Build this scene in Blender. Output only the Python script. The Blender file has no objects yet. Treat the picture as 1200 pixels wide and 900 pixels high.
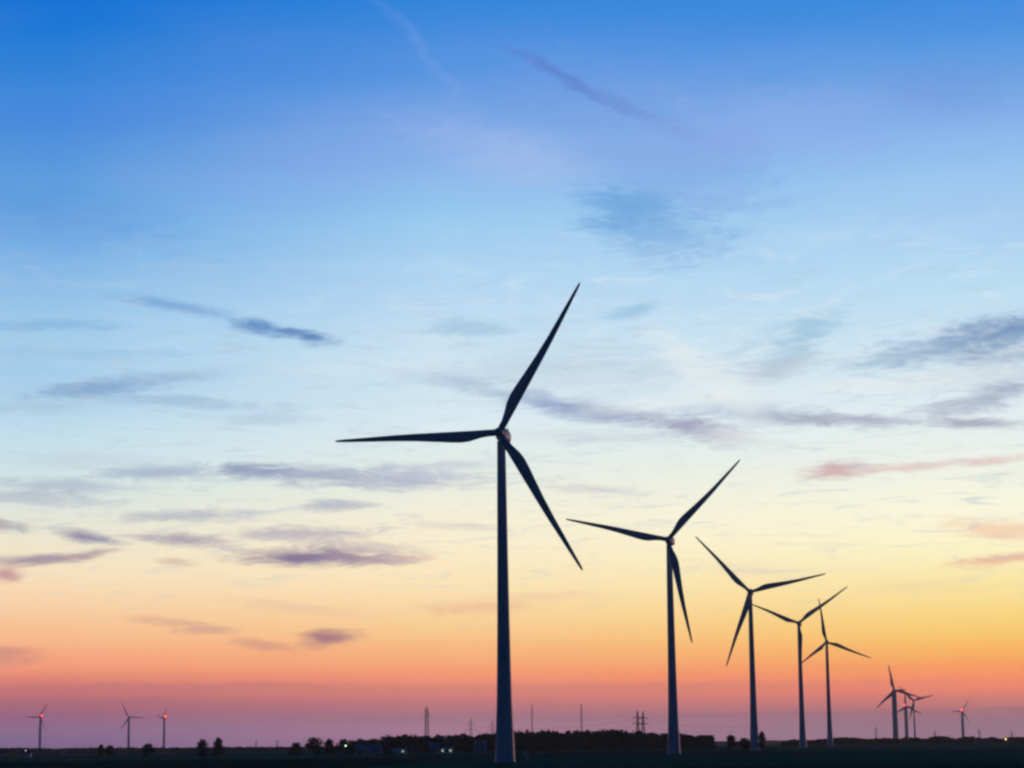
import bpy, math, random
from mathutils import Vector, Matrix, Euler

R = math.radians
random.seed(7)
sc = bpy.context.scene
C = sc.collection

# ------------------------------------------------------------------ camera
F = 2600.0                       # focal length in photo pixels (photo is 1200 x 900)
CAM_H = 4.2
ROLL = R(0.75)
Y0 = 872.8                       # horizon height in the photo at its centre column
pitch = math.atan((Y0 - 450) / F)
cam_d = bpy.data.cameras.new('camera')
cam_d.sensor_width = 36
cam_d.lens = 36 * F / 1200
cam_d.clip_start = 0.5
cam_d.clip_end = 60000
cam = bpy.data.objects.new('camera', cam_d)
C.objects.link(cam)
rot = Matrix.Rotation(R(90) + pitch, 4, 'X') @ Matrix.Rotation(-ROLL, 4, 'Z')
cam.matrix_world = Matrix.Translation((0, 0, CAM_H)) @ rot
sc.camera = cam
R3 = rot.to_3x3()


def ray(px, py):
    """world direction of a point of the photograph"""
    v = R3 @ Vector(((px - 600) / F, -(py - 450) / F, -1))
    return v.normalized()


def project(p):
    v = R3.transposed() @ (Vector(p) - Vector((0, 0, CAM_H)))
    return 600 + F * v.x / -v.z, 450 - F * v.y / -v.z


def ground_x(px, D, z=0.0):
    """world x so that a point at distance D and height z stands in line with column px"""
    x = (px - 600) / F * D
    for _ in range(6):
        x += (px - project((x, D, z))[0]) / F * D
    return x


def height_at(px, py, D):
    """height of a point at distance D seen at px, py"""
    x = ground_x(px, D)
    z = 10.0
    for _ in range(8):
        z += (project((x, D, z))[1] - py) / F * D
    return z


# ------------------------------------------------------------------ colour helpers
def lin(c):
    out = []
    for v in c:
        v = v / 255.0
        out.append(v / 12.92 if v <= 0.04045 else ((v + 0.055) / 1.055) ** 2.4)
    return (*out, 1.0)


# ------------------------------------------------------------------ sky
world = bpy.data.worlds.new('World')
sc.world = world
world.use_nodes = True
nt = world.node_tree
nt.nodes.clear()
N, L = nt.nodes, nt.links


def node(t, **kw):
    n = N.new(t)
    for k, v in kw.items():
        setattr(n, k, v)
    return n


def math_n(op, a, b=None, c=None, clamp=False):
    n = node('ShaderNodeMath', operation=op, use_clamp=clamp)
    for i, v in enumerate((a, b, c)):
        if v is None:
            continue
        if isinstance(v, (int, float)):
            n.inputs[i].default_value = v
        else:
            L.new(v, n.inputs[i])
    return n.outputs[0]


def mix_c(fac, a, b, blend='MIX'):
    n = node('ShaderNodeMix', data_type='RGBA', blend_type=blend)
    for idx, v in ((0, fac), (6, a), (7, b)):
        if isinstance(v, (int, float)):
            n.inputs[idx].default_value = v
        elif isinstance(v, tuple):
            n.inputs[idx].default_value = v
        else:
            L.new(v, n.inputs[idx])
    return n.outputs[2]


def maprange(v, a, b, c, d, interp='SMOOTHSTEP'):
    n = node('ShaderNodeMapRange', interpolation_type=interp)
    L.new(v, n.inputs[0])
    for i, x in enumerate((a, b, c, d)):
        n.inputs[i + 1].default_value = x
    return n.outputs[0]


tc = node('ShaderNodeTexCoord')
sep = node('ShaderNodeSeparateXYZ')
L.new(tc.outputs['Generated'], sep.inputs[0])
DEG = 57.29578
el = math_n('MULTIPLY', math_n('ARCSINE', sep.outputs[2]), DEG)
az = math_n('MULTIPLY', math_n('ARCTAN2', sep.outputs[0], sep.outputs[1]), DEG)


def azel(px, py):
    d = ray(px, py)
    return math.degrees(math.atan2(d.x, d.y)), math.degrees(math.asin(d.z))


EL0, EL1 = -1.0, 21.0
elt = maprange(el, EL0, EL1, 0, 1, 'LINEAR')

# colour of the evening sky against height, for three directions (row in the photo, colour)
LEFT = [(0, (6, 114, 212)), (50, (38, 124, 214)), (100, (58, 134, 218)), (150, (76, 144, 220)), (200, (90, 154, 222)),
        (250, (105, 166, 226)), (300, (124, 180, 230)), (350, (146, 196, 234)), (400, (164, 207, 236)),
        (450, (170, 208, 236)), (500, (192, 222, 238)), (550, (208, 229, 232)), (600, (228, 232, 220)),
        (640, (242, 232, 206)), (680, (252, 225, 188)), (720, (253, 207, 160)), (755, (254, 184, 138)),
        (785, (248, 154, 120)), (800, (220, 128, 116)), (830, (172, 103, 122)), (858, (150, 105, 147)),
        (872, (136, 99, 145))]
MID = [(0, (52, 134, 220)), (50, (78, 144, 222)), (100, (98, 154, 226)), (150, (126, 170, 230)), (200, (140, 184, 235)),
       (250, (152, 201, 240)), (300, (170, 211, 242)), (350, (186, 218, 243)), (400, (200, 226, 243)),
       (450, (208, 230, 242)), (500, (221, 237, 241)), (550, (232, 239, 231)), (600, (246, 241, 218)),
       (650, (254, 238, 202)), (700, (255, 225, 174)), (745, (255, 201, 140)), (780, (255, 170, 120)),
       (800, (244, 145, 116)), (820, (210, 124, 122)), (842, (180, 119, 134)), (857, (184, 125, 150)),
       (870, (172, 121, 152))]
RIGHT = [(0, (62, 140, 222)), (50, (86, 152, 226)), (100, (114, 165, 228)), (150, (136, 180, 235)), (200, (152, 197, 240)),
         (250, (168, 208, 242)), (300, (180, 217, 243)), (350, (192, 224, 243)), (400, (206, 230, 243)),
         (450, (220, 236, 242)), (500, (231, 241, 240)), (560, (244, 246, 230)), (620, (255, 249, 213)),
         (665, (255, 239, 182)), (710, (255, 223, 142)), (748, (255, 200, 108)), (775, (255, 170, 94)),
         (795, (254, 147, 100)), (815, (230, 128, 110)), (838, (174, 109, 120)), (852, (157, 111, 132)),
         (864, (161, 115, 140))]


def ramp(stops, px):
    n = node('ShaderNodeValToRGB')
    n.color_ramp.interpolation = 'CARDINAL'
    els = n.color_ramp.elements
    pts = sorted(((azel(px, y)[1] - EL0) / (EL1 - EL0), lin(c)) for y, c in stops)
    els[0].position, els[0].color = max(0, pts[0][0]), pts[0][1]
    els[1].position, els[1].color = min(1, pts[-1][0]), pts[-1][1]
    for p, c in pts[1:-1]:
        e = els.new(p)
        e.color = c
    L.new(elt, n.inputs[0])
    return n.outputs[0]


# slow, wide unevenness of the air
vec = node('ShaderNodeCombineXYZ')
L.new(az, vec.inputs[0])
L.new(el, vec.inputs[1])


def noise(scale, sx, sy, detail=4, rough=0.55, off=(0, 0, 0), rotz=0.0, src=None, dist=0.0):
    m = node('ShaderNodeMapping')
    L.new(src or vec.outputs[0], m.inputs[0])
    m.inputs['Scale'].default_value = (sx, sy, 1)
    m.inputs['Location'].default_value = off
    m.inputs['Rotation'].default_value = (0, 0, rotz)
    n = node('ShaderNodeTexNoise')
    n.inputs['Scale'].default_value = scale
    n.inputs['Detail'].default_value = detail
    n.inputs['Roughness'].default_value = rough
    n.inputs['Distortion'].default_value = dist
    L.new(m.outputs[0], n.inputs['Vector'])
    return n


cl, cm, cr = ramp(LEFT, 100), ramp(MID, 500), ramp(RIGHT, 1100)
a_l, a_m, a_r = azel(60, 500)[0], azel(520, 500)[0], azel(1120, 500)[0]
sky = mix_c(maprange(az, a_l, a_m, 0, 1, 'LINEAR'), cl, cm)
sky = mix_c(maprange(az, a_m, a_r, 0, 1, 'LINEAR'), sky, cr)
big = noise(0.35, 0.35, 1.0, 3, 0.5, (3.1, 7.7, 0))
tint = maprange(big.outputs[0], 0.45, 0.7, 0, 0.13)
up = math_n('MULTIPLY', maprange(el, 8, 14, 0, 1), maprange(el, 19.5, 17.0, 0, 1))
sky = mix_c(math_n('MULTIPLY', tint, up), sky, lin((150, 165, 236)))

# fibrous displacement of the cloud coordinates
nd = noise(1.0, 0.45, 1.5, 5, 0.6, (11.3, 2.9, 0), R(-4))
warp = node('ShaderNodeVectorMath', operation='SUBTRACT')
L.new(nd.outputs['Color'], warp.inputs[0])
warp.inputs[1].default_value = (0.5, 0.5, 0.5)
warp2 = node('ShaderNodeVectorMath', operation='MULTIPLY')
L.new(warp.outputs[0], warp2.inputs[0])
warp2.inputs[1].default_value = (1.7, 0.30, 0)
wadd = node('ShaderNodeVectorMath', operation='ADD')
L.new(vec.outputs[0], wadd.inputs[0])
L.new(warp2.outputs[0], wadd.inputs[1])
fib = noise(1.6, 0.62, 2.6, 8, 0.7, (5.5, 1.7, 0), R(-7), dist=0.9)
wsep = node('ShaderNodeSeparateXYZ')
L.new(wadd.outputs[0], wsep.inputs[0])
waz, wel = wsep.outputs[0], wsep.outputs[1]
fibv = math_n('SUBTRACT', fib.outputs[0], 0.5)

PXD = DEG / F
# cx, cy, half length, half height, tilt (deg, rising to the right), colour, strength, raggedness
CLOUDS = [
    # high faint streaks
    (462, 20, 60, 6, -46, (130, 162, 228), .12, .6), (520, 88, 85, 7, -52, (146, 172, 232), .15, .6),
    (575, 172, 120, 24, -14, (170, 190, 236), .28, .9), (640, 190, 90, 26, 0, (172, 192, 236), .35, .8),
    (628, 74, 36, 6, -30, (88, 118, 200), .5, .5), (672, 97, 55, 6, -30, (84, 122, 200), .8, .5),
    (726, 124, 60, 7, -25, (96, 134, 208), .75, .5), (792, 150, 62, 8, -20, (116, 148, 214), .6, .7),
    (850, 165, 60, 18, -10, (140, 165, 226), .35, .8),
    (760, 150, 170, 50, -22, (122, 160, 226), .42, .7), (775, 205, 110, 58, -16, (132, 174, 228), .6, .8),
    (735, 246, 52, 20, -8, (100, 160, 218), .75, .7), (765, 270, 80, 28, -14, (122, 174, 224), .6, .8),
    (850, 235, 70, 12, -4, (146, 182, 232), .4, 1.0), (800, 298, 80, 14, -6, (158, 198, 234), .45, 1.0),
    (1110, 105, 80, 24, -6, (112, 150, 222), .35, .9), (900, 140, 140, 30, 8, (150, 180, 236), .3, .9),
    (100, 140, 200, 24, 4, (70, 130, 222), .25, .9), (60, 250, 180, 26, -6, (90, 145, 218), .3, .9),
    # upper middle band
    (205, 360, 62, 8, -7, (112, 158, 212), .7, .7), (262, 376, 44, 5, -14, (146, 182, 224), .4, .8),
    (303, 384, 40, 9, -6, (92, 140, 196), .9, .6), (354, 395, 36, 9, -6, (92, 132, 186), .95, .6),
    (50, 382, 80, 7, 2, (126, 176, 220), .6, .8), (90, 415, 150, 7, 2, (150, 192, 226), .45, .9),
    (115, 456, 80, 9, 6, (120, 162, 210), .85, .7), (190, 445, 60, 8, 4, (138, 176, 216), .6, .8), (215, 472, 110, 8, -2, (150, 184, 218), .6, .9),
    (30, 478, 90, 9, 3, (160, 194, 222), .5, .9), (310, 490, 70, 8, 0, (172, 200, 226), .5, .9),
    (230, 440, 90, 8, 6, (160, 196, 228), .4, .9),
    (550, 384, 52, 10, 0, (160, 196, 222), .7, .8), (742, 364, 42, 8, 6, (146, 190, 224), .7, .8),
    (660, 372, 70, 8, 10, (172, 206, 232), .4, .9),
    (945, 385, 42, 18, 24, (150, 190, 218), .65, .9), (925, 412, 44, 12, 18, (160, 194, 218), .6, .9),
    (905, 434, 62, 13, 8, (178, 192, 212), .6, .9), (880, 400, 60, 10, 30, (176, 208, 230), .4, .9),
    (1180, 388, 70, 18, 10, (112, 142, 184), .95, .7), (1120, 402, 95, 17, 8, (136, 166, 200), .85, .8),
    (1060, 420, 80, 12, 4, (162, 188, 212), .6, .9), (1190, 414, 80, 16, 0, (150, 172, 200), .7, .8),
    (1180, 440, 120, 14, 4, (196, 210, 222), .6, .9),
    (1165, 465, 75, 12, 14, (156, 168, 198), .8, .8), (1110, 478, 50, 8, 8, (178, 188, 208), .6, .8),
    # long middle band
    (560, 452, 80, 10, -8, (160, 188, 218), .7, .8), (620, 466, 60, 9, -10, (162, 188, 218), .7, .8),
    (660, 478, 64, 11, -8, (140, 162, 206), .9, .7), (725, 487, 62, 12, -6, (152, 166, 202), .85, .8),
    (800, 500, 56, 14, -16, (158, 160, 192), .95, .8), (880, 484, 100, 13, -3, (170, 186, 210), .65, .9),
    (965, 492, 95, 8, -4, (164, 168, 196), .8, .8), (1040, 494, 80, 6, -2, (176, 180, 204), .6, .8),
    (1140, 496, 66, 6, -3, (156, 156, 184), .8, .7), (700, 512, 120, 10, -2, (206, 216, 226), .5, .9),
    (620, 430, 110, 12, 2, (182, 206, 226), .5, .9), (720, 420, 140, 14, -6, (190, 212, 230), .5, .9),
    (700, 445, 160, 20, 4, (196, 214, 230), .45, 1.0),
    # bright wisps
    (830, 440, 90, 22, -38, (236, 242, 240), .6, 1.0), (790, 470, 120, 9, 6, (232, 238, 238), .5, .9),
    (1040, 450, 120, 10, 4, (234, 238, 236), .5, .9), (430, 430, 140, 16, 4, (214, 234, 244), .4, 1.0),
    # salmon streaks on the right
    (978, 553, 44, 9, 2, (214, 172, 172), .95, .7), (1080, 547, 120, 5, 3, (226, 192, 188), .7, .8),
    (1180, 538, 60, 5, 2, (232, 204, 198), .45, .9),
    (1170, 620, 66, 11, -6, (252, 202, 164), .75, .8), (1172, 657, 50, 6, 6, (242, 180, 146), .85, .7),
    (1080, 690, 90, 8, 0, (250, 214, 150), .4, .9), (880, 668, 70, 7, -4, (248, 222, 186), .4, .9),
    (690, 574, 56, 6, -3, (224, 218, 214), .8, .8), (860, 512, 60, 7, -10, (214, 210, 216), .5, .8),
    # lower left streaks
    (370, 557, 115, 11, -3, (160, 168, 200), .85, .8), (300, 552, 42, 8, -2, (140, 156, 192), .85, .7),
    (480, 560, 90, 14, 0, (178, 184, 208), .75, .9), (540, 548, 60, 9, 4, (196, 204, 220), .6, .9),
    (190, 554, 72, 9, 2, (158, 178, 206), .8, .8), (60, 570, 110, 9, 0, (172, 188, 208), .75, .9),
    (30, 583, 110, 8, -2, (178, 188, 206), .7, .9), (110, 540, 110, 9, 0, (196, 212, 226), .6, .9),
    (215, 605, 95, 7, 2, (182, 186, 200), .8, .8), (395, 593, 40, 7, 0, (176, 180, 200), .8, .8),
    (0, 615, 34, 7, -8, (170, 164, 178), .8, .7),
    (105, 630, 40, 7, -6, (146, 138, 170), .95, .6), (212, 632, 58, 9, -6, (172, 160, 178), .9, .7),
    (350, 625, 90, 9, 2, (186, 176, 190), .8, .8), (430, 640, 70, 8, -4, (200, 180, 186), .6, .8),
    (40, 655, 50, 7, 3, (160, 132, 152), .9, .6), (85, 652, 44, 6, 8, (178, 148, 156), .8, .7),
    (4, 674, 26, 9, 4, (204, 146, 150), .9, .6), (208, 660, 24, 5, -2, (222, 190, 170), .8, .7),
    (362, 652, 95, 10, 1, (136, 118, 156), 1.0, .6), (425, 655, 60, 7, -2, (170, 142, 162), .8, .7),
    (470, 654, 40, 6, 3, (214, 176, 168), .7, .7), (540, 615, 60, 5, -3, (226, 212, 200), .6, .8),
    (215, 731, 60, 5, -6, (226, 164, 138), .6, .8), (240, 739, 34, 5, 0, (212, 150, 134), .55, .8),
    (388, 748, 36, 10, 4, (182, 120, 130), 1.0, .5), (304, 755, 40, 6, -6, (226, 152, 128), .7, .7),
    (0, 770, 44, 11, 4, (222, 140, 122), .8, .7), (350, 712, 80, 7, -6, (248, 196, 154), .6, .9),
    (560, 712, 70, 8, 0, (244, 186, 140), .6, .9), (620, 700, 80, 6, 2, (250, 204, 160), .5, .9),
    # thin bands close to the horizon
    (200, 805, 260, 4, .8, (196, 116, 118), .4, .8), (90, 822, 200, 4, .5, (178, 106, 120), .5, .8),
    (700, 806, 420, 5, .8, (224, 124, 112), .4, .8), (900, 838, 500, 4, .8, (160, 102, 122), .45, .8),
    (500, 838, 300, 4, .8, (168, 108, 128), .4, .8), (1110, 824, 160, 5, .8, (214, 120, 112), .4, .8),
]
for cx, cy, hl, hh, ang, col, stren, rag in CLOUDS:
    lum = .3 * col[0] + .59 * col[1] + .11 * col[2]
    gk = 0.0 if cy < 430 else .16
    col = tuple(c * (1 - gk) + lum * gk for c in col)
    a, e = azel(cx, cy)
    th = R(ang) - ROLL
    su, sv = hl * PXD * 1.35, hh * PXD * (1.45 if cy > 340 else 1.75)
    ct, st = math.cos(th), math.sin(th)
    u = math_n('MULTIPLY_ADD', waz, ct / su, -(a * ct + e * st) / su)
    u = math_n('MULTIPLY_ADD', wel, st / su, u)
    w = math_n('MULTIPLY_ADD', waz, -st / sv, (a * st - e * ct) / sv)
    w = math_n('MULTIPLY_ADD', wel, ct / sv, w)
    ln = math_n('SQRT', math_n('MULTIPLY_ADD', u, u, math_n('MULTIPLY', w, w)))
    d = math_n('MULTIPLY_ADD', fibv, 2.2 * rag, ln)
    f = maprange(d, 1.05, 0.10, 0, stren)
    sky = mix_c(f, sky, lin(col))

# very fine streaking everywhere in the middle heights
fine = noise(1.5, 0.4, 2.8, 8, 0.66, (1.3, 9.1, 0), R(-5), dist=0.9)
ff = math_n('MULTIPLY', maprange(fine.outputs[0], 0.5, 0.74, 0, 0.5), maprange(el, 2.0, 6.0, 0, 1))
ff = math_n('MULTIPLY', ff, maprange(el, 15.0, 10.0, 0, 1))
sky = mix_c(ff, sky, lin((180, 194, 212)))
veil = noise(1.1, 0.5, 2.0, 8, 0.68, (7.3, 4.4, 0), R(-12), dist=1.2)
vf = math_n('MULTIPLY', maprange(veil.outputs[0], 0.48, 0.72, 0, 0.45), maprange(el, 7.0, 9.0, 0, 1))
vf = math_n('MULTIPLY', vf, maprange(el, 14.0, 11.5, 0, 1))
vf = math_n('MULTIPLY', vf, maprange(az, -6.0, 3.0, 0.25, 1))
sky = mix_c(vf, sky, lin((232, 240, 244)))

# twilight falls off overhead and away from the sunset; the rest of the vault is a Nishita sky
nish = node('ShaderNodeTexSky', sky_type='NISHITA')
nish.sun_disc = False
SUN_EL, SUN_AZ = R(1.2), R(38)          # azimuth clockwise from +Y
nish.sun_elevation = SUN_EL
nish.sun_rotation = SUN_AZ
nish.altitude = 0
nish.air_density = 1.2
nish.dust_density = 0.6
nish.ozone_density = 4.0
back = mix_c(1.0, nish.outputs[0], (0.02, 0.05, 0.10, 1), 'MULTIPLY')
back = mix_c(1.0, back, (0.0, 0.004, 0.018, 1), 'ADD')
daz = math_n('ABSOLUTE', math_n('SUBTRACT', az, 6.0))
keep = math_n('MULTIPLY', maprange(daz, 24, 62, 1, 0), maprange(el, 20.5, 36, 1, 0))
sky = mix_c(keep, back, sky)
bg = node('ShaderNodeBackground')
bg.inputs['Strength'].default_value = 1.0
L.new(sky, bg.inputs[0])
out = node('ShaderNodeOutputWorld')
L.new(bg.outputs[0], out.inputs[0])
world.cycles.sampling_method = 'MANUAL'
world.cycles.sample_map_resolution = 1024

# ------------------------------------------------------------------ sun (last light, low behind to the right)
sun_d = bpy.data.lights.new('sun', 'SUN')
sun_d.energy = 0.32
sun_d.angle = R(2.0)
sun_d.color = (1.0, 0.42, 0.34)
sun = bpy.data.objects.new('sun', sun_d)
C.objects.link(sun)
sd = Vector((math.sin(SUN_AZ) * math.cos(SUN_EL), math.cos(SUN_AZ) * math.cos(SUN_EL), math.sin(SUN_EL)))
sun.rotation_euler = sd.to_track_quat('Z', 'Y').to_euler()

sc.view_settings.view_transform = 'Standard'
sc.view_settings.look = 'None'
sc.view_settings.exposure = 0.0
sc.view_settings.gamma = 1.0
sc.cycles.filter_width = 2.6
sc.cycles.max_bounces = 4
sc.cycles.volume_bounces = 0
sc.cycles.use_denoising = True


# ------------------------------------------------------------------ materials
def material(name, col, rough=0.8, noise_scale=None, amount=0.25, metallic=0.0, spec=0.3, stretch=(1, 1, 1),
             emit=None, strength=0.0, col2=None):
    m = bpy.data.materials.new(name)
    m.use_nodes = True
    t = m.node_tree
    b = t.nodes['Principled BSDF']
    b.inputs['Base Color'].default_value = (*col, 1)
    b.inputs['Roughness'].default_value = rough
    b.inputs['Metallic'].default_value = metallic
    b.inputs['Specular IOR Level'].default_value = spec
    if noise_scale:
        co = t.nodes.new('ShaderNodeTexCoord')
        mp = t.nodes.new('ShaderNodeMapping')
        mp.inputs['Scale'].default_value = stretch
        nz = t.nodes.new('ShaderNodeTexNoise')
        nz.inputs['Scale'].default_value = noise_scale
        nz.inputs['Detail'].default_value = 6
        nz.inputs['Roughness'].default_value = 0.6
        rp = t.nodes.new('ShaderNodeValToRGB')
        c2 = col2 or tuple(c * (1 - amount) for c in col)
        rp.color_ramp.elements[0].color = (*c2, 1)
        rp.color_ramp.elements[0].position = 0.35
        rp.color_ramp.elements[1].color = (*[min(1, c * (1 + amount * .6)) for c in col], 1)
        rp.color_ramp.elements[1].position = 0.65
        t.links.new(co.outputs['Object'], mp.inputs[0])
        t.links.new(mp.outputs[0], nz.inputs['Vector'])
        t.links.new(nz.outputs[0], rp.inputs[0])
        t.links.new(rp.outputs[0], b.inputs['Base Color'])
    if emit:
        b.inputs['Emission Color'].default_value = (*emit, 1)
        b.inputs['Emission Strength'].default_value = strength
    return m


M = {
    'tower': material('tower_paint', (.62, .64, .66), .45, .35, .10, stretch=(1, 1, .15)),
    'blade': material('blade_gelcoat', (.60, .62, .64), .4, .3, .08),
    'nacelle': material('nacelle_paint', (.58, .58, .58), .5, .6, .10),
    'beacon': material('beacon_red', (.8, .05, .03), .3, emit=(1.0, .045, .03), strength=5.0),
    'steel': material('galvanised_steel', (.09, .09, .10), .6, 2.0, .3, metallic=.2),
    'wire': material('cable', (.06, .06, .06), .6),
    'leaf': material('foliage', (.010, .045, .026), .9, .9, .45, spec=0),
    'leaf_far': material('foliage_far', (.010, .050, .035), .9, .12, .4, spec=0),
    'bark': material('bark', (.09, .07, .05), .9, 3.0, .4),
    'brick': material('brick_wall', (.32, .24, .18), .9, 2.0, .3),
    'render': material('rendered_wall', (.70, .70, .66), .85, .8, .12),
    'grey': material('sheet_metal_grey', (.30, .36, .42), .6, .6, .15),
    'roof_blue': material('blue_sheet_roof', (.12, .25, .40), .5, .6, .15),
    'roof_tile': material('roof_tiles', (.12, .07, .055), .85, 2.0, .3),
    'glass': material('window_glass', (.03, .04, .05), .1, spec=.5),
    'lit': material('lit_window', (.6, .5, .3), .4, emit=(.85, 1.0, .72), strength=.45),
    'lamp_green': material('lamp_green_white', (.7, .9, .6), .3, emit=(.55, 1.0, .5), strength=4.0),
    'lamp_yellow': material('lamp_sodium', (.9, .7, .3), .3, emit=(1.0, .62, .12), strength=6.0),
    'lamp_white': material('lamp_white', (.9, .9, .8), .3, emit=(.9, 1.0, .85), strength=1.6),
    'door': material('door_paint', (.12, .10, .08), .6),
    'concrete': material('concrete', (.34, .33, .31), .9, 1.0, .2),
    'white_post': material('white_post', (.7, .72, .7), .6, 1.5, .15),
}


def ground_material(name, dark, light, s1, stretch, ang=0.0):
    m = bpy.data.materials.new(name)
    m.use_nodes = True
    t = m.node_tree
    b = t.nodes['Principled BSDF']
    b.inputs['Roughness'].default_value = .95
    b.inputs['Specular IOR Level'].default_value = 0
    co = t.nodes.new('ShaderNodeTexCoord')
    mp = t.nodes.new('ShaderNodeMapping')
    mp.inputs['Scale'].default_value = stretch
    mp.inputs['Rotation'].default_value = (0, 0, ang)
    t.links.new(co.outputs['Object'], mp.inputs[0])
    nz = t.nodes.new('ShaderNodeTexNoise')
    nz.inputs['Scale'].default_value = s1
    nz.inputs['Detail'].default_value = 8
    nz.inputs['Roughness'].default_value = .65
    t.links.new(mp.outputs[0], nz.inputs['Vector'])
    n2 = t.nodes.new('ShaderNodeTexNoise')
    n2.inputs['Scale'].default_value = .35
    n2.inputs['Detail'].default_value = 5
    t.links.new(co.outputs['Object'], n2.inputs['Vector'])
    mx = t.nodes.new('ShaderNodeMath')
    mx.operation = 'MULTIPLY_ADD'
    t.links.new(n2.outputs[0], mx.inputs[0])
    mx.inputs[1].default_value = .35
    t.links.new(nz.outputs[0], mx.inputs[2])
    rp = t.nodes.new('ShaderNodeValToRGB')
    rp.color_ramp.elements[0].position = .45
    rp.color_ramp.elements[0].color = (*dark, 1)
    rp.color_ramp.elements[1].position = .92
    rp.color_ramp.elements[1].color = (*light, 1)
    t.links.new(mx.outputs[0], rp.inputs[0])
    t.links.new(rp.outputs[0], b.inputs['Base Color'])
    return m


G = {
    'meadow': ground_material('meadow', (.006, .080, .044), (.018, .165, .09), .02, (1, 1, 1)),
    'crop': ground_material('young_crop', (.008, .12, .07), (.022, .22, .13), .015, (.35, 2.5, 1), R(8)),
    'stubble': ground_material('dark_soil', (.008, .050, .032), (.018, .10, .062), .02, (.3, 2.0, 1), R(-6)),
    'track': ground_material('gravel_track', (.05, .06, .05), (.09, .09, .08), .4, (1, 1, 1)),
}


# ------------------------------------------------------------------ mesh helpers
class MB:
    def __init__(self):
        self.v, self.f = [], []

    def add(self, verts, faces):
        o = len(self.v)
        self.v += [tuple(p) for p in verts]
        self.f += [tuple(i + o for i in f) for f in faces]

    def box(self, c, s, rz=0.0):
        hx, hy, hz = s[0] / 2, s[1] / 2, s[2] / 2
        ca, sa = math.cos(rz), math.sin(rz)
        vs = []
        for z in (-hz, hz):
            for x, y in ((-hx, -hy), (hx, -hy), (hx, hy), (-hx, hy)):
                vs.append((c[0] + x * ca - y * sa, c[1] + x * sa + y * ca, c[2] + z))
        self.add(vs, [(3, 2, 1, 0), (4, 5, 6, 7), (0, 1, 5, 4), (1, 2, 6, 5), (2, 3, 7, 6), (3, 0, 4, 7)])

    def bar(self, a, b, w, n=4):
        self.tube([a, b], [w / 2, w / 2], n)

    def tube(self, pts, rad, n=8, cap=True):
        pts = [Vector(p) for p in pts]
        o = []
        for i, p in enumerate(pts):
            d = (pts[min(i + 1, len(pts) - 1)] - pts[max(i - 1, 0)]).normalized()
            up = Vector((0, 0, 1)) if abs(d.z) < .95 else Vector((1, 0, 0))
            s = d.cross(up).normalized()
            t = d.cross(s)
            for k in range(n):
                a = 2 * math.pi * (k + .5) / n
                o.append(p + (s * math.cos(a) + t * math.sin(a)) * rad[i])
        f = []
        for i in range(len(pts) - 1):
            for k in range(n):
                f.append((i * n + k, i * n + (k + 1) % n, (i + 1) * n + (k + 1) % n, (i + 1) * n + k))
        if cap:
            f.append(tuple(range(n - 1, -1, -1)))
            f.append(tuple(range((len(pts) - 1) * n, len(pts) * n)))
        self.add(o, f)

    def lathe(self, prof, n=32, c=(0, 0, 0), axis='Z'):
        """prof: list of (radius, height)"""
        o = []
        for r, h in prof:
            for k in range(n):
                a = 2 * math.pi * k / n
                x, y = r * math.cos(a), r * math.sin(a)
                o.append((c[0] + x, c[1] + y, c[2] + h) if axis == 'Z' else (c[0] + x, c[1] - h, c[2] + y))
        f = []
        for i in range(len(prof) - 1):
            for k in range(n):
                f.append((i * n + k, i * n + (k + 1) % n, (i + 1) * n + (k + 1) % n, (i + 1) * n + k))
        f.append(tuple(range(n - 1, -1, -1)))
        f.append(tuple(range((len(prof) - 1) * n, len(prof) * n)))
        self.add(o, f)

    def mesh(self, name, mat, smooth=False):
        me = bpy.data.meshes.new(name)
        me.from_pydata(self.v, [], self.f)
        me.validate()
        me.materials.append(mat)
        if smooth:
            for p in me.polygons:
                p.use_smooth = True
        me.update()
        return me

    def build(self, name, mat, parent=None, loc=(0, 0, 0), smooth=False):
        return place(self.mesh(name, mat, smooth), name, parent, loc)


def place(me, name, parent=None, loc=(0, 0, 0), rot=(0, 0, 0), scale=(1, 1, 1)):
    o = bpy.data.objects.new(name, me)
    C.objects.link(o)
    o.parent = parent
    o.location = loc
    o.rotation_euler = rot
    o.scale = scale
    return o


def tag(o, label, cat, group=None):
    o['label'] = label
    o['category'] = cat
    if group:
        o['group'] = group
    return o


def thing(name, loc, label, cat, group=None, rz=0.0, scale=1.0):
    o = bpy.data.objects.new(name, None)
    o.empty_display_size = .5
    C.objects.link(o)
    o.location = loc
    o.rotation_euler = (0, 0, rz)
    o.scale = (scale,) * 3
    return tag(o, label, cat, group)


# ------------------------------------------------------------------ ground
def sheet(name, corners, mat, z):
    mb = MB()
    mb.add([(x, y, z) for x, y in corners], [tuple(range(len(corners)))])
    o = mb.build(name, mat)
    o['kind'] = 'structure'
    return o


def px_quad(rows):
    """field outline from (column, distance) corners"""
    return [(ground_x(px, D), D) for px, D in rows]


sheet('ground', [(-9000, -400), (9000, -400), (9000, 15000), (-9000, 15000)], G['meadow'], 0.0)
sheet('crop_field', px_quad([(430, 420), (1500, 350), (1350, 700), (560, 760)]), G['crop'], .012)
sheet('crop_field', px_quad([(900, 900), (1400, 820), (1350, 1500), (960, 1600)]), G['crop'], .012)
sheet('soil_field', px_quad([(-300, 380), (400, 400), (520, 800), (-100, 900)]), G['stubble'], .012)
sheet('crop_field', px_quad([(-200, 1000), (380, 960), (400, 1240), (-150, 1280)]), G['crop'], .012)
sheet('farm_track', px_quad([(-100, 372), (1300, 398), (1300, 401), (-100, 375)]), G['track'], .022)

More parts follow.
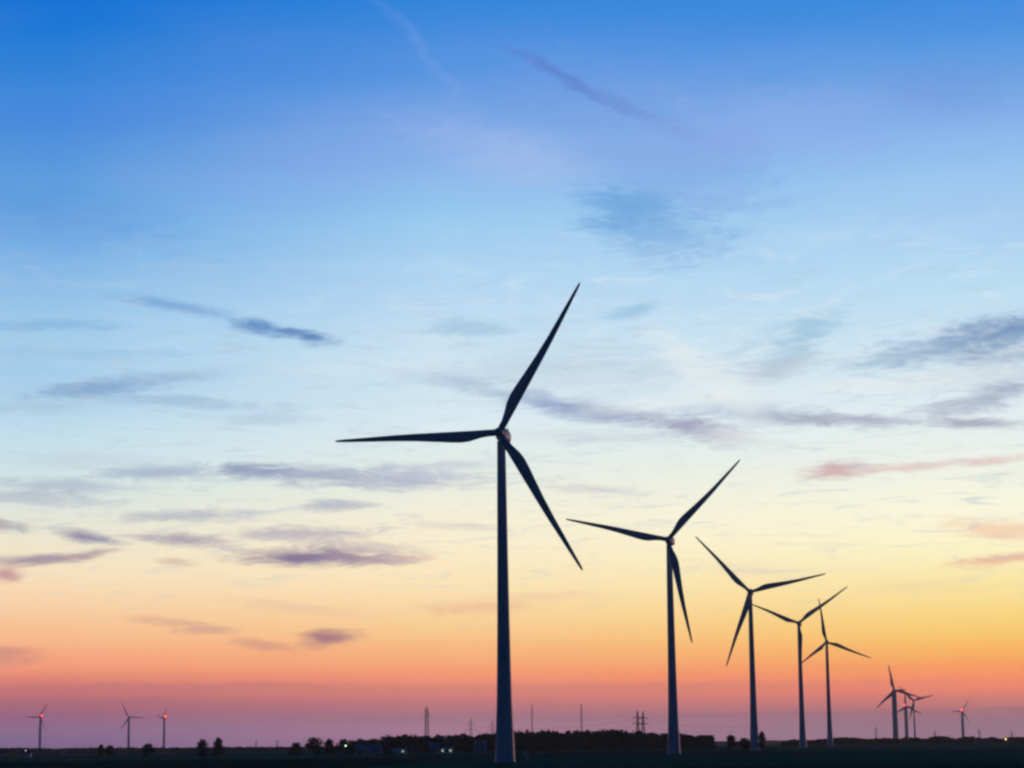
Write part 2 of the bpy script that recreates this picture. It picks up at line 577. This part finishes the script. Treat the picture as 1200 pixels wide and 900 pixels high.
# ------------------------------------------------------------------ wind turbines
HUB = 80.0
TR = [(0, 2.42), (2, 2.36), (8, 2.12), (15, 1.86), (25, 1.66), (35, 1.50), (50, 1.32), (66, 1.16), (78.2, 1.02)]


def tower_mesh(k=1.0, flat=0.0):
    mb = MB()
    prof = [(2.6 * k, 0), (2.6 * k, .3), (2.45 * k, .31)]
    for z, r in TR:
        rr = (r * (1 - flat) + 2.2 * flat) * k
        prof.append((rr, z if z else .37))
    mb.lathe(prof, 40)
    return mb.mesh('tower', M['tower'], True)


def nacelle_mesh():
    """rounded body lying along +Y behind the rotor"""
    prof = [(-1.6, .9), (-1.2, 1.15), (0, 1.38), (2.5, 1.5), (5.0, 1.5), (6.8, 1.38), (7.8, 1.1), (8.1, .7)]
    o, f = [], []
    n = 20
    for y, r in prof:
        for k in range(n):
            a = 2 * math.pi * k / n
            ca, sa = math.cos(a), math.sin(a)
            p = 2 / 3.2
            o.append((r * math.copysign(abs(ca) ** p, ca), y, r * 1.08 * math.copysign(abs(sa) ** p, sa)))
    for i in range(len(prof) - 1):
        for k in range(n):
            f.append((i * n + k, (i + 1) * n + k, (i + 1) * n + (k + 1) % n, i * n + (k + 1) % n))
    f.append(tuple(range(n)))
    f.append(tuple(range(len(prof) * n - 1, (len(prof) - 1) * n - 1, -1)))
    mb = MB()
    mb.add(o, f)
    mb.box((0, 5.9, 1.8), (1.6, 1.5, .5))     # cooler on the roof
    mb.bar((.5, 6.9, 1.7), (.5, 6.9, 3.1), .08)
    mb.bar((-.5, 6.9, 1.7), (-.5, 6.9, 3.0), .08)
    return mb.mesh('nacelle', M['nacelle'], True)


def hub_mesh():
    mb = MB()
    mb.lathe([(1.0, -1.1), (1.2, -.7), (1.22, .4), (1.1, 1.2), (.8, 1.8), (.4, 2.15), (.05, 2.3)], 24, (0, 0, 0), 'Y')
    return mb.mesh('hub', M['nacelle'], True)


def blade_mesh():
    # radius, chord, thickness, twist, how round
    st = [(1.0, 1.7, 1.7, 12, 1), (2.6, 1.7, 1.6, 12, 1), (4.5, 2.05, 1.25, 12, .5), (7.0, 2.75, .95, 11, .1),
          (9.0, 2.95, .80, 9, 0), (11.5, 2.80, .66, 7.5, 0), (15, 2.42, .52, 6, 0), (20, 1.95, .40, 4, 0),
          (25, 1.58, .31, 2.5, 0), (30, 1.25, .23, 1.5, 0), (35, .92, .16, .6, 0), (38, .72, .11, .2, 0),
          (39.5, .5, .07, 0, 0), (40.0, .18, .04, 0, 0)]
    n = 20
    o, f = [], []
    for r, c, th, tw, rd in st:
        t = R(tw)
        le = .85 if c > 1.7 else c * .5
        for k in range(n):
            a = 2 * math.pi * k / n
            u = .5 + .5 * math.cos(a)                    # 1 at the leading edge
            foil = (1 - u) ** .5 * u ** .5 * 2
            shape = foil * (.35 + .75 * u) * (1 - rd) + foil * rd
            x = le - c * (1 - u)
            y = math.copysign(.5 * th * shape, math.sin(a)) if 0 < k < n and k != n // 2 else 0
            o.append((x * math.cos(t) - y * math.sin(t), x * math.sin(t) + y * math.cos(t) - .012 * (r / 10) ** 3 * 1.2, r))
    for i in range(len(st) - 1):
        for k in range(n):
            f.append((i * n + k, i * n + (k + 1) % n, (i + 1) * n + (k + 1) % n, (i + 1) * n + k))
    f.append(tuple(range(n - 1, -1, -1)))
    f.append(tuple(range((len(st) - 1) * n, len(st) * n)))
    mb = MB()
    mb.add(o, f)
    return mb.mesh('blade', M['blade'], True)


tower_me, nac_me, hub_me, blade_me = tower_mesh(), nacelle_mesh(), hub_mesh(), blade_mesh()
tower_stout = tower_mesh(1.45, .5)
tower_wide = tower_mesh(2.0, .75)
bm_ = MB()
bm_.lathe([(1.6, -.6), (2.2, .1), (2.4, 1.4), (2.1, 2.6), (1.0, 3.4)], 14)
beacon_me = bm_.mesh('beacon', M['beacon'], True)


def turbine(px_base, hub_px, angles, label, yaw=-9.5, tower=None, beacon=False, group='wind turbines in the fields', wide=1.0, lens=(1, 1, 1), chord=1.0):
    D = F * HUB / hub_px
    x = ground_x(px_base, D)
    root = thing('wind_turbine', (x, D, 0), label, 'wind turbine', group, R(yaw) - math.atan2(x, D) * .5)
    place(tower or tower_me, 'tower', root)
    nac = place(nac_me, 'nacelle', root, (0, 0, HUB), scale=(wide, 1, wide))
    place(hub_me, 'hub', root, (0, -2.9, HUB))
    for a, k in zip(angles, lens):
        place(blade_me, 'blade', root, (0, -3.1, HUB), (0, R(90 - a), 0), (chord, chord, k))
    if beacon:
        place(beacon_me, 'beacon', nac, (0, 3.2, 1.9))
    return root


turbine(592, 383, (60.2, 181.2, -59.6), 'largest and nearest dark wind turbine, standing just left of the middle of the field', lens=(1.05, 1.03, 1.0))
turbine(790, 247.5, (46, 167, 282), 'second largest wind turbine, first one to the right of the largest turbine', lens=(1.02, 1.0, 1.0))
turbine(884.5, 182, (12, 132.8, 251), 'third turbine of the receding row, one blade pointing down to the left', yaw=-6)
turbine(941, 143, (35, 156.5, 271.8), 'fourth turbine of the row, two blades in a wide V and one hanging down', yaw=-9, lens=(1, .86, .95))
turbine(973, 119.5, (98, 219, 339), 'fifth turbine of the row with one thin blade upright, just right of the V-bladed one', yaw=-7, lens=(.86, .70, .92))
turbine(1050, 60, (102, 223, 344), 'far hazy turbine with a wide mauve tower, tallest of the small cluster on the right',
        tower=tower_wide, yaw=8, chord=1.8)
turbine(1072.5, 47, (15, 135, 255), 'thin slender far turbine without a lamp, rightmost of the small cluster', yaw=6, chord=1.8)
turbine(1063, 40.5, (93, 213, 333), 'short far turbine with a red lamp in the middle of the small cluster', yaw=10, chord=1.8,
        tower=tower_wide, beacon=True)
turbine(1129, 33.5, (180, 60, 300), 'stubby far turbine with a red lamp standing alone near the right end of the hedge', yaw=12,
        tower=tower_wide, beacon=True)
turbine(46.5, 41, (178, 58, 298), 'far left turbine with a red lamp on the nacelle, leftmost of the three', yaw=-26,
        tower=tower_stout, beacon=True)
turbine(150.5, 39.5, (117, 237, 357), 'unlit far turbine between the two red-lamped turbines on the left', yaw=-5,
        tower=tower_stout)
turbine(192, 38, (170, 50, 290), 'far left turbine with a red lamp, nearest to the lone round trees', yaw=-58,
        tower=tower_stout, beacon=True)


# ------------------------------------------------------------------ trees
def crown_mesh(name, h, w, n, seed, leaf=.55, mat=None, base=.22, lobes=9):
    """leaf clumps spread through uneven lobes"""
    rnd = random.Random(seed)
    mb = MB()
    L_ = []
    for i in range(lobes):
        a = rnd.uniform(0, 6.28)
        r = rnd.uniform(.0, .30) * w
        z = h * rnd.uniform(base + .15, .84)
        s = rnd.uniform(.20, .32) * w * (1.1 - .35 * abs(z / h - .5))
        L_.append((r * math.cos(a), r * math.sin(a), z, s))
    L_.append((0, 0, h * .82, w * .18))
    L_.append((0, 0, h * .55, w * .36))
    for i in range(n):
        lx, ly, lz, s = rnd.choice(L_)
        d = Vector((rnd.gauss(0, 1), rnd.gauss(0, 1), rnd.gauss(0, 1))).normalized()
        rr = s * rnd.uniform(.35, 1.08)
        p = Vector((lx, ly, lz)) + d * rr
        if p.z > h:
            p.z = h - rnd.uniform(0, .5)
        if p.z < h * base:
            p.z = h * base + rnd.uniform(0, .6)
        u = Vector((rnd.gauss(0, 1), rnd.gauss(0, 1), rnd.gauss(0, 1))).normalized()
        v = u.cross(d)
        if v.length < .1:
            continue
        v.normalize()
        q = leaf * rnd.uniform(.6, 1.4)
        k = rnd.randint(3, 5)
        pts = []
        for j in range(k):
            an = 6.283 * j / k + rnd.uniform(-.3, .3)
            pts.append(p + (u * math.cos(an) + v * math.sin(an)) * q * rnd.uniform(.6, 1.1))
        mb.add(pts, [tuple(range(k))])
    return mb


def trunk_mb(h, r, seed):
    rnd = random.Random(seed)
    mb = MB()
    pts = [(0, 0, -.1), (rnd.uniform(-.1, .1), 0, h * .25), (rnd.uniform(-.25, .25), rnd.uniform(-.2, .2), h * .55), (0, 0, h * .8)]
    mb.tube(pts, [r * 1.25, r, r * .6, r * .15], 8)
    for i in range(6):
        a = i * 1.05 + rnd.uniform(-.3, .3)
        z = h * rnd.uniform(.22, .55)
        e = (math.cos(a) * h * .22, math.sin(a) * h * .22, z + h * .22)
        mb.tube([(0, 0, z), (e[0] * .5, e[1] * .5, z + h * .08), e], [r * .5, r * .3, r * .08], 5)
    return mb


crowns, trunks = [], []
for i in range(5):
    crowns.append(crown_mesh('crown', 10, (9, 10.5, 8, 11, 7)[i], 950, 40 + i, .5, base=(.05, .07, .04, .05, .03)[i]).mesh('crown', M['leaf']))
    trunks.append(trunk_mb(10, .28, 60 + i).mesh('trunk', M['bark']))


def tree(px, top, wpx, D, v, label, name='tree', cat='tree', group='lone trees along the horizon'):
    x = ground_x(px, D)
    h = height_at(px, top, D)
    base_w = (9, 10.5, 8, 11, 7)[v]
    s = h / 10 * 1.02
    wx = (wpx * D / F) / (base_w * .68)
    root = thing(name, (x, D, 0), label, cat, group, random.uniform(0, 6))
    place(trunks[v], 'trunk', root, scale=(s, s, s))
    place(crowns[v], 'crown', root, scale=(wx, wx, s))
    return root


tree(118.5, 872.3, 8, 1250, 0, 'small dark bush-like tree, left of the pair just left of the unlit far turbine')
tree(128, 872.8, 8, 1260, 2, 'small dark bush-like tree, right of the pair just left of the unlit far turbine')
tree(174, 871.2, 14, 1240, 3, 'low wide dark tree between the unlit far turbine and the red-lamped one beside it')
tree(237, 866.5, 14, 1150, 1, 'round dark lone tree, left of the pair standing alone on the left horizon')
tree(256, 864.5, 12, 1170, 0, 'round dark lone tree, slightly taller right one of the pair on the left horizon')
tree(346, 870, 14, 1200, 1, 'small rounded tree at the left end of the tree row leading to the wood')
tree(367, 864, 18, 1180, 3, 'broad round tree, second from the left end of the row leading to the wood')
tree(386, 866, 13, 1200, 0, 'narrow round tree, third in the row leading to the wood, left of the green-white lamp')
tree(402, 865.5, 16, 1290, 2, 'dark tree directly behind the green-white lamp at the left edge of the wood')
tree(857, 860.5, 12, 1080, 2, 'round dark tree standing alone left of the third turbine of the row')
tree(872, 864.5, 13, 1090, 3, 'low spreading dark tree touching the left side of the third turbine tower')
tree(893.5, 857.5, 9, 1100, 4, 'narrow upright dark tree touching the right side of the third turbine tower')
tree(834, 861.5, 10, 1250, 0, 'dark rounded tree at the far right end of the wood behind the second turbine')
for k, (px, top, w, D, v, lab) in enumerate([
        (930, 866.5, 10, 1750, 1, 'low dark tree at the left end of the right-hand hedgerow, left of the V-bladed turbine'),
        (984, 864.3, 13, 1800, 3, 'rounded dark tree in the hedgerow just right of the fifth turbine'),
        (1101, 862.6, 15, 1780, 0, 'tallest broad dark tree in the right-hand hedgerow, left of the lone stubby turbine'),
        (1164, 863.2, 9, 1800, 2, 'dark tree in the hedgerow immediately left of the yellow lamp'),
        (1196, 863.5, 12, 1800, 1, 'dark tree of the hedgerow at the right edge of the photo, past the yellow lamp')]):
    tree(px, top, w, D, v, lab)


# the wood and the hedgerows read as one mass each
def profile(pts, x):
    for (x0, y0), (x1, y1) in zip(pts, pts[1:]):
        if x0 <= x <= x1:
            return y0 + (y1 - y0) * (x - x0) / (x1 - x0)
    return pts[-1][1]


def wood(name, pts, D0, D1, rows, step, w, n, leaf, label, cat, seed, lo=-1.0, hi=1.6, mat=None, trunk=True):
    rnd = random.Random(seed)
    mb = MB()
    tr = [crown_mesh('c', 10, 8, n, 100 + i, leaf, base=.06) for i in range(4)]
    for r in range(rows):
        D = D0 + (D1 - D0) * r / max(1, rows - 1)
        px = pts[0][0]
        while px < pts[-1][0]:
            d = D + rnd.uniform(-.5, .5) * (D1 - D0) / max(1, rows)
            x = ground_x(px, d)
            h = height_at(px, profile(pts, px) + rnd.uniform(lo, hi), d)
            c = rnd.choice(tr)
            a = rnd.uniform(0, 6.28)
            ca, sa = math.cos(a), math.sin(a)
            sx, sz = w / 8 * rnd.uniform(.8, 1.25), h / 10
            mb.add([(x + (p[0] * ca - p[1] * sa) * sx, d + (p[0] * sa + p[1] * ca) * sx, p[2] * sz) for p in c.v], c.f)
            if trunk:
                mb.tube([(x, d, 0), (x, d, h * .6)], [.22, .1], 4)
            px += step * rnd.uniform(.7, 1.3)
    o = mb.build(name, mat or M['leaf'])
    o['kind'] = 'stuff'
    o['label'] = label
    o['category'] = cat
    return o


WOOD = [(408, 867), (420, 866), (440, 865), (455, 861), (475, 860.5), (515, 860.5), (525, 862), (540, 859.5), (570, 858.5),
        (590, 857), (605, 856), (635, 854.5), (680, 855.3), (710, 853.5), (735, 855.5), (757, 856.5), (767, 859), (780, 858),
        (800, 857.5), (812, 861), (822, 860.5), (832, 861)]
wood('woodland', WOOD, 1330, 1450, 4, 6.5, 8.0, 240, .75, 'long dark mass of woodland on the horizon behind the two largest turbines', 'wood', 5, -1.4, 4.5)
wood('underbrush', [(400, 873), (540, 871), (832, 869)], 1318, 1322, 1, 4.0, 6.5, 160, .6,
     'low dark scrub along the foot of the wood', 'scrub', 9)
HEDGE = [(918, 869), (926, 866), (940, 865.5), (950, 867), (960, 865.5), (975, 864.5), (990, 862.8), (1004, 864.2),
         (1020, 865.2), (1036, 863.8), (1052, 865), (1064, 862.8), (1075, 863.4), (1086, 865), (1097, 862), (1110, 862.6),
         (1120, 865.4), (1132, 863), (1142, 862.2), (1152, 865), (1160, 862.8), (1168, 864.5), (1176, 865.5), (1186, 862.6),
         (1200, 863.6), (1215, 862), (1240, 863)]
wood('hedgerow', HEDGE, 1850, 1900, 2, 5.0, 8.0, 200, .8, 'dark low hedgerow running along the horizon on the right', 'hedge', 6, -.5, .6)
FAR_L = [(-60, 876.5), (30, 876.2), (60, 877), (120, 875.7), (200, 876), (300, 874.8), (350, 875.2), (420, 873.5)]
wood('far_treeline', FAR_L, 2500, 2600, 2, 4.0, 12, 110, 1.4, 'low even line of far trees along the left horizon', 'treeline', 8, -.5, .7, M['leaf_far'])
FAR_M = [(800, 868.6), (850, 868.6), (900, 867.5), (940, 867.5), (1000, 866.5), (1240, 865)]
wood('far_treeline', FAR_M, 4600, 4700, 2, 3.0, 16, 90, 2.0,
     'pale blue far treeline seen through the gap between the wood and the third turbine', 'treeline', 12, -.3, .5, M['leaf_far'])


# ------------------------------------------------------------------ masts, pylons and power line
def lattice(mb, z0, z1, w0, w1, n, leg, brace):
    def c(t, i):
        w = (w0 + (w1 - w0) * t) / 2
        sx, sy = ((-1, -1), (1, -1), (1, 1), (-1, 1))[i]
        return (sx * w, sy * w, z0 + (z1 - z0) * t)
    for i in range(4):
        mb.bar(c(0, i), c(1, i), leg)
        for k in range(n):
            a, b = k / n, (k + 1) / n
            j = (i + 1) % 4
            mb.bar(c(a, i), c(b, j), brace)
            mb.bar(c(a, j), c(b, i), brace)
            mb.bar(c(b, i), c(b, j), brace)


def mast(px, top, D, w0, w1, leg, label, drums=False):
    h = height_at(px, top, D)
    root = thing('radio_mast', (ground_x(px, D), D, 0), label, 'mast', 'radio masts behind the wood')
    mb = MB()
    lattice(mb, 0, h * .93, w0, w1, 12, leg, leg * .6)
    mb.build('lattice_tower', M['steel'], root)
    mb = MB()
    mb.tube([(0, 0, h * .93), (0, 0, h)], [leg * .8, leg * .3], 6)
    mb.build('antenna', M['steel'], root)
    if drums:
        for z, a in ((.8, 0), (.86, 2.2), (.74, 4.0)):
            mb = MB()
            mb.lathe([(.9, -.25), (1.1, 0), (.9, .25)], 14, (math.cos(a) * (w1 / 2 + .6), math.sin(a) * (w1 / 2 + .6), h * z), 'Y')
            mb.build('dish_antenna', M['render'], root)
    return root


mast(500.3, 827, 2800, 5.4, 3.4, .9, 'thick grey lattice mast rising from the wood left of the largest turbine', True)
mast(624, 824.5, 3200, 2.2, 1.4, .55, 'thin lattice mast just right of the largest turbine')
mast(682, 823.5, 3200, 2.3, 1.5, .6, 'thin lattice mast midway between the two largest turbines')


def pylon(px, top, D, label, k=1.0, arms=(.62, .78), rz=0.0, leg=.45, group='power line pylons'):
    h = height_at(px, top, D)
    root = thing('power_pylon', (ground_x(px, D), D, 0), label, 'pylon', group, rz)
    mb = MB()
    lattice(mb, 0, h * .55, 6.5 * k, 2.4 * k, 4, leg, leg * .55)
    lattice(mb, h * .55, h * .93, 2.4 * k, 1.2 * k, 5, leg * .8, leg * .5)
    mb.tube([(0, 0, h * .93), (0, 0, h)], [leg * .6, leg * .25], 4)
    mb.build('lattice_tower', M['steel'], root)
    tips = []
    for i, t in enumerate(arms):
        hw = (6.2 - 1.4 * i) * k
        mb = MB()
        z = h * t
        for sy in (-.5, .5):
            mb.bar((-hw, 0, z), (0, sy, z), leg * .6)
            mb.bar((hw, 0, z), (0, sy, z), leg * .6)
        mb.bar((-hw, 0, z), (0, 0, z + 1.8 * k), leg * .6)
        mb.bar((hw, 0, z), (0, 0, z + 1.8 * k), leg * .6)
        mb.build('crossarm', M['steel'], root)
        for s in (-1, 1):
            mb = MB()
            mb.tube([(s * hw, 0, z), (s * hw, 0, z - 1.6 * k)], [.16, .16], 5)
            mb.build('insulator', M['wire'], root)
        tips.append((hw, z - 1.6 * k))
    return root, tips


p1 = pylon(552, 841, 2500, 'small dark pylon with crossarms just left of the largest turbine tower')
p2 = pylon(577.3, 843, 2560, 'faint dark pylon half touching the left edge of the largest turbine tower')
p3 = pylon(747.8, 831.5, 2500, 'left one of two sturdy dark pylons close together above the wood', leg=1.05)
p4 = pylon(754.3, 832.5, 2520, 'right one of two sturdy dark pylons close together above the wood', leg=1.05)
far = 'tiny faint pylons on the far horizon'
pylon(300, 867, 5200, 'tiny faint pylon on the horizon, left of two between the lone trees and the row', 1.0, group=far)
pylon(325, 866, 5200, 'tiny faint pylon on the horizon just left of the tree row leading to the wood', 1.0, group=far)
pylon(1027, 851, 4900, 'tiny faint pylon on the horizon left of the small turbine cluster', 1.0, group=far)
pylon(1096, 855, 4900, 'tiny faint pylon on the horizon between the cluster and the lone stubby turbine', 1.0, group=far)
pylon(1148, 854, 4900, 'tiny faint pylon on the horizon right of the lone stubby turbine', 1.0, group=far)
pylon(1186, 856, 4900, 'tiny faint pylon on the horizon at the right edge of the photo', 1.0, group=far)


def wires(a, b, sag, label):
    (ra, ta), (rb, tb) = a, b
    root = thing('power_line', (0, 0, 0), label, 'power line', 'power lines between the pylons')
    for (ha, za), (hb, zb) in zip(ta, tb):
        for s in (-1, 1):
            A = ra.location + Vector((s * ha, 0, za))
            B = rb.location + Vector((s * hb, 0, zb))
            pts = []
            for i in range(17):
                t = i / 16
                p = A.lerp(B, t)
                p.z -= sag * 4 * t * (1 - t)
                pts.append(p)
            mb = MB()
            mb.tube(pts, [.07] * 17, 4)
            mb.build('wire', M['wire'], root)


wires(p1, p2, 1.0, 'faint dark power line between the two pylons left of the largest turbine tower')
wires(p2, p3, 5.0, 'long thin power line over the wood from the largest turbine to the sturdy pylons')
p5 = pylon(884.6, 841, 2600, 'slim pylon almost hidden behind the third turbine tower', leg=.3)
wires(p4, p5, 5.0, 'long thin power line from the sturdy pylons to the right past the second turbine')


# ------------------------------------------------------------------ buildings
def gable_house(name, px, D, w, d, h, rh, wall, roof, label, cat, lit=(), rz=0.0, door_w=1.1, windows=3, chimney=True):
    root = thing(name, (ground_x(px, D), D, 0), label, cat, 'farm buildings in front of the wood', rz)
    mb = MB()
    hx, hy = w / 2, d / 2
    mb.add([(-hx, -hy, 0), (hx, -hy, 0), (hx, hy, 0), (-hx, hy, 0), (-hx, -hy, h), (hx, -hy, h), (hx, hy, h), (-hx, hy, h),
            (-hx, 0, h + rh), (hx, 0, h + rh)],
           [(0, 1, 5, 4), (2, 3, 7, 6), (1, 2, 6, 9, 5), (3, 0, 4, 8, 7), (3, 2, 1, 0)])
    mb.build('wall', M[wall], root)
    e, o_ = .35, .25
    mb = MB()
    sl = rh / hy
    for s in (-1, 1):
        y1, z1 = s * (hy + o_), h - o_ * sl
        mb.add([(-hx - e, y1, z1 + .02), (hx + e, y1, z1 + .02), (hx + e, 0, h + rh + .02), (-hx - e, 0, h + rh + .02),
                (-hx - e, y1, z1 + .2), (hx + e, y1, z1 + .2), (hx + e, 0, h + rh + .2), (-hx - e, 0, h + rh + .2)],
               [(3, 2, 1, 0), (4, 5, 6, 7), (0, 1, 5, 4), (1, 2, 6, 5), (2, 3, 7, 6), (3, 0, 4, 7)])
    rf = mb.build('roof', M[roof], root)
    if chimney:
        mb = MB()
        mb.box((w * .28, .3, h + rh + .2), (.7, .7, 1.6))
        mb.build('chimney', M['brick'], rf)
    for i in range(windows):
        x = -hx + w * (i + .5 + (.25 if windows > 1 else 0)) / (windows + .5)
        mb = MB()
        mb.box((x, -hy - .03, 1.52), (1.4, .1, 1.45))
        fr = mb.build('window', M['render'], root)
        mb = MB()
        mb.box((x, -hy - .07, 1.52), (1.15, .06, 1.2))
        mb.build('pane', M['lit'] if i in lit else M['glass'], fr)
    mb = MB()
    mb.box((-hx + door_w / 2 + .5, -hy - .03, 1.1), (door_w, .1, 2.2))
    mb.build('door', M['door'], root)
    return root


gable_house('barn', 432, 1245, 14, 8, 2.6, 2.6, 'grey', 'roof_blue', 'long low barn with a blue sheet roof, right of the green-white lamp', 'barn',
            door_w=3.0, windows=2, chimney=False)
gable_house('farm_house', 523.5, 1240, 7.5, 6, 3.4, 2.0, 'render', 'roof_tile', 'white farmhouse with lit windows in front of the wood', 'house', lit=(0, 2))
gable_house('greenhouse_shed', 469, 1250, 8, 5, 2.0, .9, 'render', 'grey', 'low pale green-white shed between the blue barn and the farmhouse', 'shed',
            windows=2, chimney=False, lit=(1,))
gable_house('barn', 511, 1275, 7, 6, 4.0, 1.6, 'grey', 'roof_blue', 'small blue-grey barn just left of the white farmhouse', 'barn',
            windows=1, chimney=False, door_w=2.6)
gable_house('farm_house', 31, 1500, 6, 5, 2.8, 1.8, 'render', 'roof_tile', 'tiny white house left of the leftmost far turbine', 'house', windows=1)

# feed silos
sx_, sD = ground_x(563, 1280), 1280
silo = thing('feed_silo', (sx_, sD, 0), 'broad blue-grey silo block left of the foot of the largest turbine', 'silo')
for dx in (-1.9, 1.9):
    mb = MB()
    mb.lathe([(1.75, 0), (1.75, 5.6), (1.2, 6.5), (.3, 7.0)], 20, (dx, 0, 0))
    mb.build('silo_tank', M['grey'], silo, smooth=False)
mb = MB()
mb.bar((0, -1.9, 0), (0, -1.9, 7.0), .12)
mb.bar((.5, -1.9, 0), (.5, -1.9, 7.0), .12)
for i in range(14):
    mb.bar((0, -1.9, .4 + i * .48), (.5, -1.9, .4 + i * .48), .06)
mb.build('ladder', M['steel'], silo)


# lamps that are lit
def yard_lamp(px, py, D, mat, label, r=.45):
    h = height_at(px, py, D)
    root = thing('yard_lamp', (ground_x(px, D), D, 0), label, 'lamp')
    mb = MB()
    mb.tube([(0, 0, 0), (0, 0, h)], [.14, .09], 8)
    mb.tube([(0, 0, h - .02), (0, -.6, h + .3), (0, -1.2, h + .3)], [.07, .06, .06], 6)
    mb.build('post', M['steel'], root)
    mb = MB()
    mb.lathe([(.12, .3), (r, .12), (r * .9, .06)], 14, (0, -1.3, h))
    mb.build('lamp_shade', M['steel'], root)
    mb = MB()
    mb.lathe([(r * .85, .05), (r * .8, -.3), (r * .3, -.5)], 14, (0, -1.3, h))
    mb.build('bulb', M[mat], root)
    return root


yard_lamp(405.3, 873.5, 1235, 'lamp_green', 'lit green-white lamp at the left edge of the wood')
yard_lamp(1178.5, 866, 1700, 'lamp_yellow', 'lit yellow lamp in the hedgerow near the right edge', .6)
yard_lamp(30.5, 879.3, 1450, 'lamp_white', 'small lit white lamp beside the tiny house on the far left', .3)

# marker board beside the nearest turbine
bD = 505.0
sg = thing('marker_board', (ground_x(618.5, bD), bD, 0), 'small pale slanted board on a post right of the largest turbine foot', 'marker board')
mb = MB()
mb.tube([(0, 0, 0), (.05, 0, 2.3)], [.2, .16], 8)
mb.build('post', M['white_post'], sg)
mb = MB()
a = R(38)
ca, sa = math.cos(a), math.sin(a)
pts = []
for y in (-.04, .04):
    for u, v in ((-1.1, -.22), (.35, -.22), (.35, .22), (-1.1, .22)):
        pts.append((u * ca + v * sa, y - .09, 2.0 - u * sa * .9 + v * ca))
mb.add(pts, [(0, 1, 2, 3), (7, 6, 5, 4), (0, 4, 5, 1), (1, 5, 6, 2), (2, 6, 7, 3), (3, 7, 4, 0)])
mb.build('board', M['white_post'], sg)

# ------------------------------------------------------------------ haze
hz = MB()
hz.box((0, 6900, 69), (18600, 15600, 142))
hm = bpy.data.materials.new('haze')
hm.use_nodes = True
t = hm.node_tree
t.nodes.clear()
pv = t.nodes.new('ShaderNodeVolumePrincipled')
pv.inputs['Density'].default_value = 0.30e-4
pv.inputs['Color'].default_value = (.86, .88, .98, 1)
pv.inputs['Anisotropy'].default_value = .8
mo = t.nodes.new('ShaderNodeOutputMaterial')
t.links.new(pv.outputs[0], mo.inputs['Volume'])
ho = hz.build('haze', hm)
ho['kind'] = 'stuff'
ho['label'] = 'thin evening haze over the fields'
ho['category'] = 'haze'
